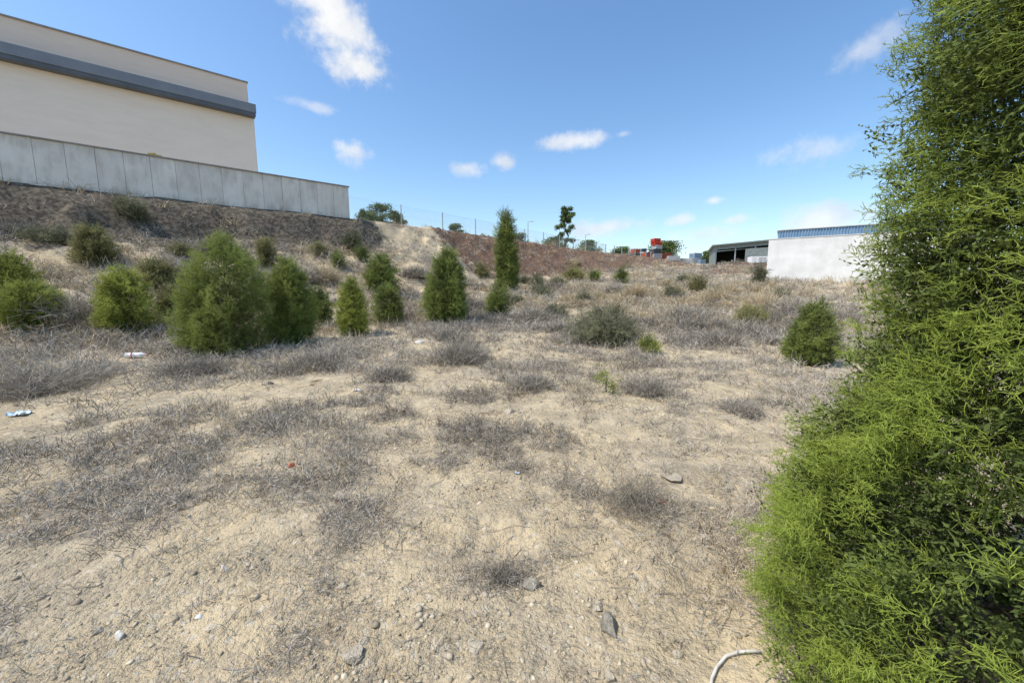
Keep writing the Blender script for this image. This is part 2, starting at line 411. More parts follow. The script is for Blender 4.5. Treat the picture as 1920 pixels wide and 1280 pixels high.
# ------------------------------------------------------------------ scrub, twigs, pebbles (uncountable)
def tufts(P,h,wd,nt,wid,shade,spread=.7,seed=1,droop=.3):
    g=np.random.default_rng(seed); n=len(P)
    b=P[:,None]+np.concatenate([g.normal(size=(n,nt,2))*wd[:,None,None]*.35,np.zeros((n,nt,1))],2)
    d=norm(np.concatenate([g.normal(size=(n,nt,2))*spread,np.ones((n,nt,1))],2))
    L=h[:,None]*g.uniform(.45,1.1,(n,nt))
    m=b+d*(L*.55)[:,:,None]
    d2=norm(d+g.normal(size=(n,nt,3))*.55-np.array([0,0,droop])); e=m+d2*(L*.5)[:,:,None]
    d3=norm(d+g.normal(size=(n,nt,3))*.8); e2=m+d3*(L*.38)[:,:,None]
    A=np.concatenate([b,m,m],1).reshape(-1,3); B=np.concatenate([m,e,e2],1).reshape(-1,3)
    w=np.broadcast_to(wid[:,None],(n,nt)); w=np.concatenate([w,w*.75,w*.7],1).ravel()
    s=np.clip(shade[:,None]+g.normal(size=(n,nt))*.26,0,1); s=np.concatenate([s-.1,s+.1,s+.06],1).ravel()
    t=norm(B-A); a=norm(np.cross(t,norm(g.normal(size=A.shape))))
    V=np.stack([A-a*w[:,None],A+a*w[:,None],B+a*w[:,None]*.4,B-a*w[:,None]*.4],1).reshape(-1,3)
    F=(np.arange(len(A))*4)[:,None]+np.array([[0,1,2,3]])
    return V,F,np.repeat(np.clip(s,0,1),4)
def scatter(n,r0,r1,amax=R(60),seed=3,pw=1.0):
    g=np.random.default_rng(seed); r=r0*(r1/r0)**(g.random(n)**pw); a=g.uniform(-amax,amax,n)
    return r*np.sin(a),r*np.cos(a)
CLEAR=[ground(257,672),ground(38,778),ground(785,642)]
def clearmask(x,y):
    k=np.ones(len(x),bool)
    for (cx,cy,_) in CLEAR:
        L=math.hypot(cx,cy); ux,uy=cx/L,cy/L; al=(x-cx)*ux+(y-cy)*uy; la=np.abs((x-cx)*uy-(y-cy)*ux)
        k&=~((al>-1.6)&(al<.25)&(la<.38))
    return k
x,y=scatter(46000,1.4,90,seed=5,pw=.75)
lm=litter(x,y); h0,d0,_,t2_,fr0,_=terr(x,y,True); rr=np.hypot(x,y)
pk=np.interp(rr,[2,8,12],[.55,.6,.85])
keep=(rng.random(len(x))<(lm**1.3*pk+.06))&(d0>.4)&~((t2_>3)&(fr0<.75)&(rng.random(len(x))<.68))&~((t2_<=3)&(fr0<.24)&(rng.random(len(x))<.65))&clearmask(x,y)
x,y,h0=x[keep],y[keep],h0[keep]; rr=np.hypot(x,y)
sz=np.interp(rr,[1,3,6,12,25,75],[.06,.10,.17,.32,.45,.6])*rng.uniform(.4,1.5,len(x))*(.4+1.2*fbm(x/1.1,y/1.1,2,77))
shd=np.clip(.5+rng.normal(size=len(x))*.2+(fbm(x/2.5,y/2.5,3,78)-.5)*1.0,0,1)
wd=np.interp(rr,[1,5,12,30,75],[.0015,.0034,.007,.014,.028])
st=(rng.random(len(x))<np.clip((rr-9)/22,0,.4)*(fbm(x/4,y/4,2,90)>.45))|((rng.random(len(x))<.06)&(rr<9))
pp=np.column_stack([x,y,h0-.01])
print('tufts',len(x))
V,F,S=tufts(pp[~st],sz[~st],sz[~st]*1.2,12,wd[~st],shd[~st],.85,9)
o=npmesh('dry_scrub',V,F,M['dry'],None,{'shade':S}); o['kind']='stuff'; tag(o,'mat of dead grey twiggy scrub and weeds scattered over the pale soil','dry scrub')
V,F,S=tufts(pp[st],sz[st]*1.1,sz[st],14,wd[st],shd[st],.6,10)
o=npmesh('dry_grass',V,F,M['straw'],None,{'shade':S}); o['kind']='stuff'; tag(o,'pale straw coloured grass scattered through the far field','dry grass')
x,y=scatter(6500,1.3,11,seed=15); k=rng.random(len(x))<(litter(x,y)*.8+.15); x,y=x[k],y[k]; n=len(x)
L=rng.uniform(.02,.10,n)*np.interp(np.hypot(x,y),[1,8],[.9,1.6]); a=rng.uniform(0,6.28,n); dx,dy=np.cos(a)*L,np.sin(a)*L
xm,ym=x+dx+rng.normal(size=n)*.012,y+dy+rng.normal(size=n)*.012; xe,ye=xm+dx*.8+rng.normal(size=n)*.03,ym+dy*.8+rng.normal(size=n)*.03
A=np.column_stack([x,y,terr(x,y)+.004]);B=np.column_stack([xm,ym,terr(xm,ym)+.012]);C=np.column_stack([xe,ye,terr(xe,ye)+.006])
rd=np.interp(np.hypot(x,y),[1,8],[.0012,.0030])*rng.uniform(.6,1.5,n)
V,F,S=join([tubes3(A,B,rd,rd*.9,rng.uniform(.0,.8,n)),tubes3(B,C,rd*.9,rd*.5,rng.uniform(.0,.8,n))])
o=npmesh('fallen_twigs',V,F,M['dry'],None,{'shade':S}); o['kind']='stuff'; tag(o,'loose broken twigs lying flat on the bare soil','twigs')
bm=bmesh.new(); bmesh.ops.create_icosphere(bm,subdivisions=1,radius=1); IV=np.array([v.co[:] for v in bm.verts]); IF=np.array([[v.index for v in f.verts] for f in bm.faces]); bm.free()
def rocks(x,y,s,seed,sink=.1):
    g=np.random.default_rng(seed); n=len(x); m=len(IV)
    v=IV[None]*(1+g.normal(size=(n,m,1))*.24); sc=np.stack([g.uniform(.7,1.4,n),g.uniform(.6,1.1,n),g.uniform(.35,.75,n)],1)
    v=v*sc[:,None]*s[:,None,None]; a=g.uniform(0,6.28,n); c,sn=np.cos(a)[:,None],np.sin(a)[:,None]
    X=v[:,:,0]*c-v[:,:,1]*sn; Yy=v[:,:,0]*sn+v[:,:,1]*c
    V=np.stack([X+x[:,None],Yy+y[:,None],v[:,:,2]+(terr(x,y)+s*sink)[:,None]],2).reshape(-1,3)
    F=((np.arange(n)*m)[:,None,None]+IF[None]).reshape(-1,3)
    return V,F,np.repeat(g.random(n)**1.8,m)
x,y=scatter(16000,1.3,12,seed=25,pw=1.2)
k=rng.random(len(x))<.25+1.6*np.clip(fbm(x/.6,y/.6,3,55)-.42,0,1)*3; x,y=x[k],y[k]
s=rng.exponential(.0034,len(x))+.0018; s*=np.interp(np.hypot(x,y),[1,10],[.9,2.4]); s=np.minimum(s,.024)
V,F,S=rocks(x,y,s,4)
o=npmesh('pebbles',V,F,M['pebble'],None,{'shade':S}); o['kind']='stuff'; tag(o,'small pebbles and soil crumbs strewn over the ground','pebbles')
# ------------------------------------------------------------------ the retaining wall
L1a=math.atan2(L1[1],L1[0])
wr=empty('concrete_wall',(K[0],K[1],6.2),'long grey concrete boundary wall of upright panels on top of the left bank','wall',None,L1a)
ZT=pt(655,350,29)[2]
wh=ZT-6.2-.05
random.seed(3)
nP=24
for k in range(nP):
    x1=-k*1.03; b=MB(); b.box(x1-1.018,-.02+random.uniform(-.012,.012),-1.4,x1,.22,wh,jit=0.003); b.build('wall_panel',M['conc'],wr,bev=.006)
MB().box(-nP*1.03,.03,-1.3,-.02,.2,wh-.03).build('wall_core',M['coping'],wr)
MB().box(-nP*1.03,-.09,wh+.003,.06,.28,wh+.07).build('coping',M['coping'],wr)
b=MB()
b.box(-24.6,-.30,-1.3,-9.6,-.06,.10)
for k in range(14): b.box(-10.6-k*1.0,-.36+random.uniform(-.02,.02),-1.3,-9.62-k*1.0,-.08,.16+random.uniform(-.04,.05),jit=.01)
b.build('footing',M['conc'],wr,bev=.015)
o=MB().box(-.16,-.06,0,.16,.06,.12,jit=.03).box(.1,-.05,.01,.42,.05,.09,jit=.02).build('rag',simple('yellow_cloth',(.55,.42,.08),None,6,.9))
pr=np.array([K[0],K[1]])+L1*(-10.2)+np.array([-.643,.766])*.1
o.location=(pr[0],pr[1],ZT+.03); o.rotation_euler=(0,0,L1a); tag(o,'small yellow bundle lying on the coping of the concrete wall','rag')
# building behind
q=K+np.array([-.643,.766])*8+L1*(-4.35)
bd=empty('warehouse_building',(q[0],q[1],6.2),'large beige rendered warehouse with grey overhanging band behind the concrete wall','building',None,L1a)
zt=pt(481,155,q[1])[2]-6.2; zb1=pt(489,199,q[1])[2]-6.2; zb0=pt(489,221,q[1])[2]-6.2
MB().box(-60,0,-.5,.25,22,zb0+.1).build('wall',M['plaster'],bd)
MB().box(-60,.12,zb0+.1,.0,21.8,zt).build('parapet',M['parapet'],bd)
MB().box(-60,.04,zt,.05,21.9,zt+.09).build('roof_trim',M['coping'],bd)
MB().box(-60,-.65,zb0+.22,.34,.1,zb1).build('canopy_band',M['band'],bd,bev=.02)
MB().box(-60,-.60,zb0-.02,.30,.1,zb0+.217).build('canopy_soffit',M['bandlow'],bd,bev=.02)
# ------------------------------------------------------------------ fence on the crest
fr=empty('chain_link_fence',(K[0],K[1],0),'thin chain link fence with slim grey posts along the crest of the brown bank','fence')
nf=23; FP=[]
for k in range(nf):
    t=k*5.0+.25; p=K+L2*t+np.array([-.848,.53])*.5; z=hz(p[0],p[1]); FP.append((p[0]-K[0],p[1]-K[1],z))
    MB().tube([(0,0,-.3),(0,0,1.75)],.034+.0008*t,6).build('post',M['galv'],fr).location=FP[-1]
A=[];B=[];w=[]
for k in range(nf-1):
    a=np.array(FP[k]);c=np.array(FP[k+1]); ww=.0035+.0009*k
    for hh_ in (.06,.85,1.65): A.append(a+[0,0,hh_]);B.append(c+[0,0,hh_]);w.append(ww)
    if k<11:
        st_=.16 if k<5 else .3
        nn=int(5/st_); hgt=1.6
        for j in range(-int(hgt/st_),nn):
            for sgn in (0,1):
                s0=j*st_; s1=s0+hgt; z0,z1=0.,hgt
                if s0<0: z0=-s0; s0=0
                if s1>5: z1=hgt-(s1-5); s1=5
                if sgn: z0,z1=hgt-z0,hgt-z1
                A.append(a+(c-a)*s0/5+[0,0,z0+.05]);B.append(a+(c-a)*s1/5+[0,0,z1+.05]);w.append(ww*.6)
V,F,S=tubes3(np.array(A),np.array(B),np.array(w),np.array(w),np.ones(len(A)))
npmesh('wire_mesh',V,F,M['galv'],fr)
# ------------------------------------------------------------------ green shrubs
SH=[
 ('cypress_shrub',435,662,424,178,'largest bushy green cypress shrub left of centre with a rounded pointed crown','leaf',CON,.65,1.1,4),
 ('cypress_shrub',548,642,475,92,'green cypress shrub touching the right side of the largest shrub','leaf',CON,.6,1.1,2),
 ('cypress_shrub',243,628,495,98,'yellow green cypress shrub just left of the largest shrub','leaf_y',OVAL,.5,1,3),
 ('cypress_shrub',58,612,522,115,'low wide yellow green shrub near the left edge, the nearer of two','leaf_y',OVAL,.5,1,3),
 ('cypress_shrub',18,550,468,85,'rounded green shrub cut by the left edge, behind the low wide one','leaf_y',OVAL,.35,1,2),
 ('cypress_shrub',180,497,418,70,'brownish green shrub high on the left bank below the wall','leaf_b',CON,.4,1,2),
 ('cypress_shrub',297,542,484,62,'olive green shrub on the slope behind the left group','leaf_b',OVAL,.5,1,2),
 ('cypress_shrub',322,602,532,50,'small olive shrub tucked against the left flank of the largest shrub','leaf_b',CON,.4,1,1),
 ('cypress_shrub',602,608,536,44,'small dark green shrub right of the joined pair of large shrubs','leaf',OVAL,.35,1,1),
 ('cypress_shrub',663,630,518,60,'bright yellow green conical shrub standing alone left of centre','leaf_y',CON,.6,1.1,2),
 ('cypress_shrub',716,556,475,66,'dark green shrub behind and above the slim one at centre left','leaf',OVAL,.35,1,2),
 ('cypress_shrub',727,608,528,54,'medium green shrub in front of the dark one at centre left','leaf',OVAL,.4,1,2),
 ('cypress_shrub',840,607,458,92,'dense dark green conical cypress between two narrower ones near centre','leaf',CON,.38,1.2,3),
 ('cypress_tree',949,548,386,42,'tallest slender columnar cypress rising above the bank at centre','leaf',COL,.35,1.4,2),
 ('cypress_shrub',936,598,524,45,'small green shrub at the foot of the tall slender cypress','leaf',OVAL,.5,1,1),
 ('cypress_shrub',502,500,448,34,'little olive shrub half hidden behind the joined pair of shrubs','leaf_b',OVAL,.5,1,1),
 ('bank_bush',600,482,455,20,'tiny dark bush high on the bank below the right part of the wall','leaf_b',OVAL,.3,1,0),
 ('bank_bush',635,502,474,20,'tiny green bush just below and right of another on the bank','leaf',OVAL,.4,1,0),
 ('bank_bush',338,480,459,38,'low pale green bush on the bank under the middle of the wall','leaf_b',OVAL,.5,1,1),
 ('bank_bush',245,412,368,52,'straggly green weed growing against the foot of the concrete wall','olive',OVAL,.3,.6,2),
 ('bank_bush',90,455,428,80,'low flat dark bush on the upper left bank','olive',FLAT,.15,.7,2),
 ('bank_bush',662,470,435,34,'dark tangled bush under the right end of the concrete wall','olive',OVAL,.05,.9,1),
 ('bank_bush',680,490,466,18,'small round green bush below the end of the concrete wall','leaf',OVAL,.3,.9,0),
 ('spiny_bush',1138,640,574,165,'wide low olive green spiny bush right of centre','olive',FLAT,.35,.5,5),
 ('small_shrub',1217,662,630,32,'small bright green shrub right of the wide spiny bush','leaf_y',OVAL,.35,1,1),
 ('small_shrub',1165,531,502,18,'tiny dark upright shrub at the foot of the far brown bank','leaf',CON,.3,1,0),
 ('small_shrub',1114,528,508,12,'tiny green shrub, smallest at the foot of the brown bank','leaf',CON,.4,1,0),
 ('small_shrub',1308,552,512,28,'thin dark shrub standing among the straw coloured grasses','leaf_b',COL,.3,.9,1),
 ('small_shrub',1420,532,498,24,'dark olive bush just left of the white building','olive',OVAL,.1,1,1),
 ('broom_bush',1408,606,574,66,'yellow green broom bush on the far right of the field','leaf_b',FLAT,.75,.8,2),
 ('broom_bush',1074,526,504,44,'pale green bush at the toe of the brown bank, right of the tall cypress','leaf_b',OVAL,.8,1,2),
 ('cypress_shrub',1520,684,560,96,'dark green cypress partly hidden behind the big near cypress','leaf',CON,.3,1.2,2),
 ('weed',1136,735,690,58,'sparse yellow green weed on bare soil below the spiny bush','leaf_y',OVAL,.45,.12,0),
 ('small_shrub',905,520,494,22,'pale green shrub left of the tall cypress on the bank toe','leaf_b',OVAL,.5,1,0),
]
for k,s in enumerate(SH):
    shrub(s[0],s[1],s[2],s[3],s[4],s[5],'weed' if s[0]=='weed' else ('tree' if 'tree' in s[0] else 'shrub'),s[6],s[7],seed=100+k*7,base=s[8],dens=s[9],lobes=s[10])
# ------------------------------------------------------------------ dry bushes and straw clumps as things
def clump(name,px,py,top,wpx,label,cat,mat,nt=500,spread=.6,seed=0,base=.5,wk=1,group=None):
    x,y,z=ground(px,py); H=max(pt(px,top,y)[2]-z,.08); W=wpx/F_*y
    root=empty(name,(x,y,z-.01),label,cat,group)
    g=np.random.default_rng(seed); n=26
    P=np.column_stack([g.normal(size=n)*W*.2,g.normal(size=n)*W*.2,np.zeros(n)])
    h=H*g.uniform(.75,1.1,n); V,F,S=tufts(P,h,np.full(n,W*.25),nt//26,np.full(n,max(.0014,.00050*y)*wk),np.clip(base+g.normal(size=n)*.12,0,1),spread,seed,.2)
    npmesh('stems',V,F,M[mat],root,{'shade':S}); return root
CL=[(610,535,488,54,'pale straw tussock on the slope right of the joined shrubs','straw',.5,.55),
 (1196,560,528,32,'straw grass tuft in the far field, leftmost of the far row','straw',.5,.6),
 (1262,558,530,30,'straw grass tuft in the far field, second from left of the far row','straw',.5,.6),
 (1338,572,534,44,'straw grass tuft directly right of the thin dark shrub','straw',.5,.6),
 (1362,556,528,34,'straw grass tuft behind another near the right of the field','straw',.5,.6),
 (1428,592,538,60,'tall straw grass clump below the white building','straw',.55,.6),
 (1480,600,545,84,'grey dry bush below the white wall at right','dry',.8,.5),
 (1075,500,483,22,'pale straw tuft on the brown bank right of the tall cypress','straw',.5,.6),
 (1000,606,562,92,'grey dry bush right of the tall cypress foot','dry',.9,.3),
 (1190,955,880,125,'dark dead twiggy shrub alone on bare soil at lower right','dry',.9,.05),
 (1392,775,742,70,'dry grey tuft near the left edge of the big near cypress','dry',.8,.4),
 (995,728,690,95,'dry grey bush right of centre on bare soil','dry',.9,.3),
 (1210,738,698,85,'dry grey bush below the small bright green shrub','dry',.9,.25),
 (730,712,672,70,'dry grey bush in front of the bright conical shrub','dry',.9,.3),
 (860,680,622,125,'broad grey dry bush below the dense conical cypress','dry',1.0,.25),
 (600,690,642,110,'grey dry bush in front of the shrub beside the largest one','dry',1.0,.3),
 (60,742,640,190,'large tangled grey dry bush at the left edge','dry',1.1,.4),
 (130,600,520,150,'tall grey dry bush between the left shrubs','dry',1.0,.4),
 (320,520,470,70,'grey dry bush on the upper left slope','dry',1.0,.4),
 (945,1085,1048,52,'little dark dead tuft in the bare foreground soil','dry',1.0,.15),
 (350,700,655,120,'grey dry bush at the foot of the largest shrub','dry',1.0,.25),
 (1290,600,560,90,'grey dry bush in the field left of the broom bush','dry',1.0,.35),
 (1560,610,555,90,'grey dry bush against the hidden cypress on the right','dry',.9,.4),
 (400,480,440,70,'grey brown dry bush high on the bank under the wall','dry',.9,.25),
 (560,530,490,60,'grey dry bush on the slope behind the joined shrubs','dry',.9,.35),
 (40,440,410,70,'dark dry bush high on the bank at the left edge','dry',.9,.1),
 (780,520,492,50,'grey dry bush at the bank toe between the dark shrubs','dry',.9,.35),
 (880,580,548,60,'grey dry bush behind the dense conical cypress','dry',.9,.35)]
for k,c in enumerate(CL):
    nm='straw_tussock' if c[5]=='straw' else 'dry_bush'
    clump(nm,c[0],c[1],c[2],c[3],c[4],'grass clump' if c[5]=='straw' else 'dry bush',c[5],1000 if c[1]<800 else 700,c[6],300+k,c[7],1.0)
g_=np.random.default_rng(91)
KINDS=(('dry_bush','dry bush','dry','low rounded grey dry bush, one of many alike across the open field','low grey dry bushes across the open field',44,.25,.75),
       ('straw_tussock','grass clump','straw','small straw coloured tussock, one of many alike in the far field','small straw tussocks in the far field',18,.45,.55))
for (nm,ct,mt,lb,gp,cnt,bs,sp_) in KINDS:
    for k in range(cnt):
        py=g_.uniform(540,650) if mt=='dry' else g_.uniform(535,585)
        px=g_.uniform(760,1500) if g_.random()<.75 else g_.uniform(80,760)
        if mt=='straw': px=g_.uniform(1050,1500)
        sc=np.interp(py,[535,650],[.5,1.0])
        clump(nm,px,py,py-g_.uniform(20,38)*sc,g_.uniform(45,95)*sc,lb,ct,mt,560,sp_,700+k+(100 if mt=='straw' else 0),bs+g_.normal()*.1,1.15,gp)
for k in range(12):
    py=g_.uniform(528,600); px=g_.uniform(960,1480); sc=np.interp(py,[528,600],[.5,1])
    shrub('olive_bush',px,py,py-g_.uniform(22,34)*sc,g_.uniform(34,60)*sc,'low olive grey bush, one of several alike in the field at right','shrub','olive',FLAT,seed=800+k*3,base=.3,dens=.6,lobes=1,group='low olive bushes in the field at right')
# ------------------------------------------------------------------ big near cypress
NZ=np.array([0,.14,.6,.96,1.15,1.35,1.6,2.0,2.35,2.7,3.5,4.4])/4.4; NR=np.array([1.10,1.13,1.12,1.03,.89,.80,.77,.74,.74,.68,.46,.10])/1.12
nb=empty('cypress_tree',(2.08,1.2,hz(2.08,1.2)),'huge close cypress with feathery lime green sprays filling the right side','tree')
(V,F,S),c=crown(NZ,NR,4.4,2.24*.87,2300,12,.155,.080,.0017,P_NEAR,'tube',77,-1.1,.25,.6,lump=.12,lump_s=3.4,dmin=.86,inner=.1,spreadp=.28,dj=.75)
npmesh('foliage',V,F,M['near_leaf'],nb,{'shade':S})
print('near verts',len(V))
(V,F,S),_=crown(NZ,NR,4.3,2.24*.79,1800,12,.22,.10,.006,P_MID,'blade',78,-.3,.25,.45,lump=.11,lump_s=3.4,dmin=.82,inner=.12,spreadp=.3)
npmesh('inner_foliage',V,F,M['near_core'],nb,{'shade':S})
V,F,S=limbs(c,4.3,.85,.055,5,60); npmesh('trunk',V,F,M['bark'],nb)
# ------------------------------------------------------------------ trees beyond the crest
def tree(px,Yd,top,wpx,label,seed,nb_=26,fill=1.0,low_f=.1,mat='leaf_d',name='distant_tree'):
    P=pt(px,top,Yd); z0=hz(P[0],Yd); H=P[2]-z0; W=wpx/F_*Yd
    g=np.random.default_rng(seed); root=empty(name,(P[0],Yd,z0),label,'tree')
    low=low_f*H
    C=[];Rr=[]
    for k in range(nb_):
        h=g.random(); rr=W/2*math.sin(math.pi*(.2+.7*h))**.6*.7
        a=g.random()*6.28; q=g.random()**.5
        C.append([math.cos(a)*rr*q,math.sin(a)*rr*q,low+(H-low)*(h*.9)]); Rr.append(W*.5*g.uniform(.28,.48)*fill)
    C=np.array(C);Rr=np.array(Rr); Rr=np.minimum(Rr,(H*1.0-C[:,2])*.8+.12*W)
    n=230; u=norm(g.normal(size=(nb_,n,3)))*(g.random((nb_,n,1))**.45)*(1+.35*g.normal(size=(nb_,n,1))**2*.4)
    A=C[:,None]+u*Rr[:,None,None]*[1,1,.7]; D=norm(g.normal(size=A.shape)); ls=.0038*Yd
    B=A+D*ls; sh=np.clip(.45+u[:,:,2]*.35+g.normal(size=(nb_,1))*.16+g.normal(size=(nb_,n))*.1,0,1)
    V,F,S=blades(A.reshape(-1,3),B.reshape(-1,3),np.full(nb_*n,ls*.28),sh.ravel())
    V[:,2]=np.where(V[:,2]>H,H-(V[:,2]-H)*.5,V[:,2])
    npmesh('crown',V,F,M[mat],root,{'shade':S})
    r0=.022*H; A=[];B=[];ra=[];rb=[]
    pts=[np.array([g.normal()*.03*H*(k>0),g.normal()*.03*H*(k>0),H*.85*k/5-.2*(k==0)]) for k in range(6)]
    for k in range(5): A.append(pts[k]);B.append(pts[k+1]);ra.append(r0*(1-k*.17));rb.append(r0*(1-(k+1)*.17))
    for k in range(0,nb_,2):
        s=pts[min(4,max(1,int(C[k,2]/H*5)))]; A.append(s);B.append(C[k]);ra.append(r0*.35);rb.append(r0*.12)
    V,F,S=tubes3(np.array(A),np.array(B),np.array(ra),np.array(rb),np.ones(len(A))); npmesh('trunk',V,F,M['bark'],root)
TR=[(686,47,390,56,'leafy tree just right of the wall end, left of a group of three',1,26,.75,.05),
 (713,52,377,66,'tallest leafy tree of the three behind the fence by the wall end',2,34,.7,.05),
 (744,50,394,46,'smaller leafy tree at the right of the group by the wall end',3,24,.75,.05),
 (856,68,418,36,'small dark tree crown beyond the fence',4,16,.9,.2),
 (972,72,432,40,'dark tree behind the tall slender cypress',5,18,1,.1),
 (1062,70,385,50,'tall airy tree with gaps in its crown on the skyline',6,24,.52,.25),
 (1040,92,444,60,'low dark tree left below the tall airy tree',7,24,.9,0),
 (1106,98,451,62,'low dark tree right of the tall airy tree',8,24,.9,0),
 (1246,124,452,64,'rounded grey green tree behind the red crates',9,26,1.1,.1),
 (1326,120,470,28,'small green tree beside the open shed',10,14,1.1,.1),
 (905,85,438,28,'faint small tree far behind the fence',12,14,1.0,.1),
 (1165,112,462,40,'low dark tree left of the storage yard',13,16,1.0,0)]
for t in TR: tree(*t)
def lamp(px,Yd,top,label):
    P=pt(px,top,Yd); z0=hz(P[0],Yd); H=P[2]-z0
    r=empty('street_lamp',(P[0],Yd,z0),label,'street lamp')
    MB().tube([(0,0,-.2),(0,0,H*.5),(0,0,H)],[.11,.09,.06],8).build('pole',M['galv'],r)
    MB().tube([(0,0,H-.04),(.4,0,H+.04),(.7,0,H+.06)],.05,6).build('arm',M['galv'],r)
    MB().box(.55,-.12,H,1.1,.12,H+.14,jit=.01).build('lamp_head',M['pale'],r,bev=.03)
lamp(990,80,416,'street lamp on the skyline right of the tall slender cypress')
lamp(1098,100,440,'small distant street lamp right of the tall airy tree')
# ------------------------------------------------------------------ storage yard
def crate(px,Yd,lvl,w,h,mat,label,name='crate',cat='crate',rz=.3):
    P=pt(px,500,Yd); z0=hz(P[0],Yd)+lvl
    r=empty(name,(P[0],Yd,z0),label,cat,None,rz); d=w*.8; b=MB(); t=.07*w
    for sx in (-1,1):
        for sy in (-1,1): b.box(sx*(w/2)-t/2,sy*(d/2)-t/2,0,sx*(w/2)+t/2,sy*(d/2)+t/2,h)
    for sy in (-1,1):
        for zz in (.012,h-t*.9): b.box(-w/2,sy*(d/2)-t*.6,zz,w/2,sy*(d/2)+t*.6,zz+t*.8)
    for sx in (-1,1): b.box(sx*(w/2)-t*.65,-d/2,.02,sx*(w/2)+t*.65,d/2,t*.8)
    b.build('frame',M[mat],r); b=MB()
    n=4
    b.box(-w/2+t,-d/2+.032,.05,-w/2+t+.06,-d/2+.05,h*.95)
    for k in range(n):
        z=h*(k+.1)/n; zz=z+h/n*.72
        b.box(-w/2+.01,-d/2,z,w/2-.01,-d/2+.034,zz).box(-w/2+.01,d/2-.034,z,w/2-.01,d/2,zz).box(-w/2,-d/2+.01,z+.004,-w/2+.034,d/2-.01,zz-.004).box(w/2-.034,-d/2+.01,z+.004,w/2,d/2-.01,zz-.004)
    b.build('slats',M[mat],r)
    MB().box(-w/2+.06,-d/2+.06,.02,w/2-.06,d/2-.06,h*.85).build('load',M['darkgrey'] if mat!='pale' else M['pale'],r)
crate(1227,110,4.35,1.9,.9,'red','red crate on the very top of the tallest yard stack')
crate(1229,110,3.50,2.1,.83,'red','second red crate from the top of the tallest yard stack',rz=.25)
crate(1230,110,2.5,2.0,.97,'pale','pale crate in the middle of the tallest yard stack',rz=.4)
crate(1227,110,1.3,2.2,1.17,'darkgrey','dark grey crate low in the tallest yard stack',rz=.35)
crate(1228,110,0,2.3,1.27,'pale','bottom pale crate of the tallest yard stack')
crate(1190,105,1.3,1.7,1.1,'orange','upper rusty orange frame at the left of the yard')
crate(1191,105,0,1.9,1.27,'darkgrey','dark frame under the leftmost orange one in the yard')
crate(1211,108,.1,2.2,1.5,'orange','rusty orange frame between the left one and the tallest stack')
crate(1248,112,0,2.2,1.6,'orange','rusty orange frame right of the tallest stack')
crate(1205,112,1.9,1.3,.9,'darkgrey','dark small frame on the skyline left of the red crates')
crate(1303,115,1.5,2.4,1.5,'bluegrey','pale blue container at the top right of the yard')
crate(1297,114,0,2.6,1.45,'pale','white container under the pale blue one')
crate(1314,113,0,1.7,1.3,'bluegrey','blue container at ground level near the open shed')
for k,(px_,w_,h_) in enumerate(((1262,3.0,1.2),(1275,2.6,1.0),(1287,2.4,1.3))):
    P=pt(px_,500,104); z0=hz(P[0],104); b=MB()
    b.box(-w_/2+.06,-.55,.02,w_/2-.06,.55,h_-.06)
    for j in range(4):
        for i_ in range(4): b.box(-w_/2+i_*w_/4+.03,-.6,j*h_/4+.01,-w_/2+(i_+1)*w_/4-.03,.6,(j+1)*h_/4-.03,jit=.015)
    o=b.build('block_pallet',M['pale'] if k!=1 else M['coping']); o.location=(P[0],104,z0)
    tag(o,['grey block stack in the yard right of the orange frame','lowest grey block stack of the three in the yard','rightmost grey block stack in the yard by the white container'][k],'building blocks')
# ------------------------------------------------------------------ open shed
a=pt(1338,497,80); c=pt(1456,497,76); ang=math.atan2(c[1]-a[1],c[0]-a[0]); wS=math.hypot(c[0]-a[0],c[1]-a[1]); z0=hz(a[0]+4,80)
sh_=empty('open_shed',(a[0],a[1],z0),'grey metal shed with a dark open front in the background','building',None,ang)
hl=pt(1342,462,80)[2]-z0; hr=pt(1450,450,76)[2]-z0; dp=14
def prism(name,x0,x1,y0,y1,zb,zl,zr,mat,th=None):
    v=[(x0,y0,zb if th is None else zl-th),(x1,y0,zb if th is None else zr-th),(x1,y1,zb if th is None else zr-th),(x0,y1,zb if th is None else zl-th),(x0,y0,zl),(x1,y0,zr),(x1,y1,zr),(x0,y1,zl)]
    b=MB(); b.v=v; b.f=[[0,3,2,1],[4,5,6,7],[0,1,5,4],[1,2,6,5],[2,3,7,6],[3,0,4,7]]; return b.build(name,mat,sh_)
prism('roof',-.5,wS+.4,-.6,dp+.3,0,hl+.25,hr+.25,M['green_sheet'],.22)
prism('side_wall',0,.2,0,dp,-1,hl,hl+.02,M['green_sheet']); prism('side_wall',wS-.2,wS,0,dp,-1,hr-.03,hr-.01,M['green_sheet'])
prism('back_wall',.2,wS-.2,dp-.2,dp,-1,hl,hr-.04,M['darkgrey'])
prism('sliding_door',wS*.5,wS*.97,-.12,-.04,-1,hl*.75+.3,hl*.75+.5,M['green_sheet'])
prism('lintel',.2,wS-.2,.0,.15,0,hl,hr-.04,M['green_sheet'],.7)
for k in range(4): prism('post',.2+k*(wS-.6)/3,.4+k*(wS-.6)/3,.17,.37,-1,hl-.05,hl-.05,M['galv'])
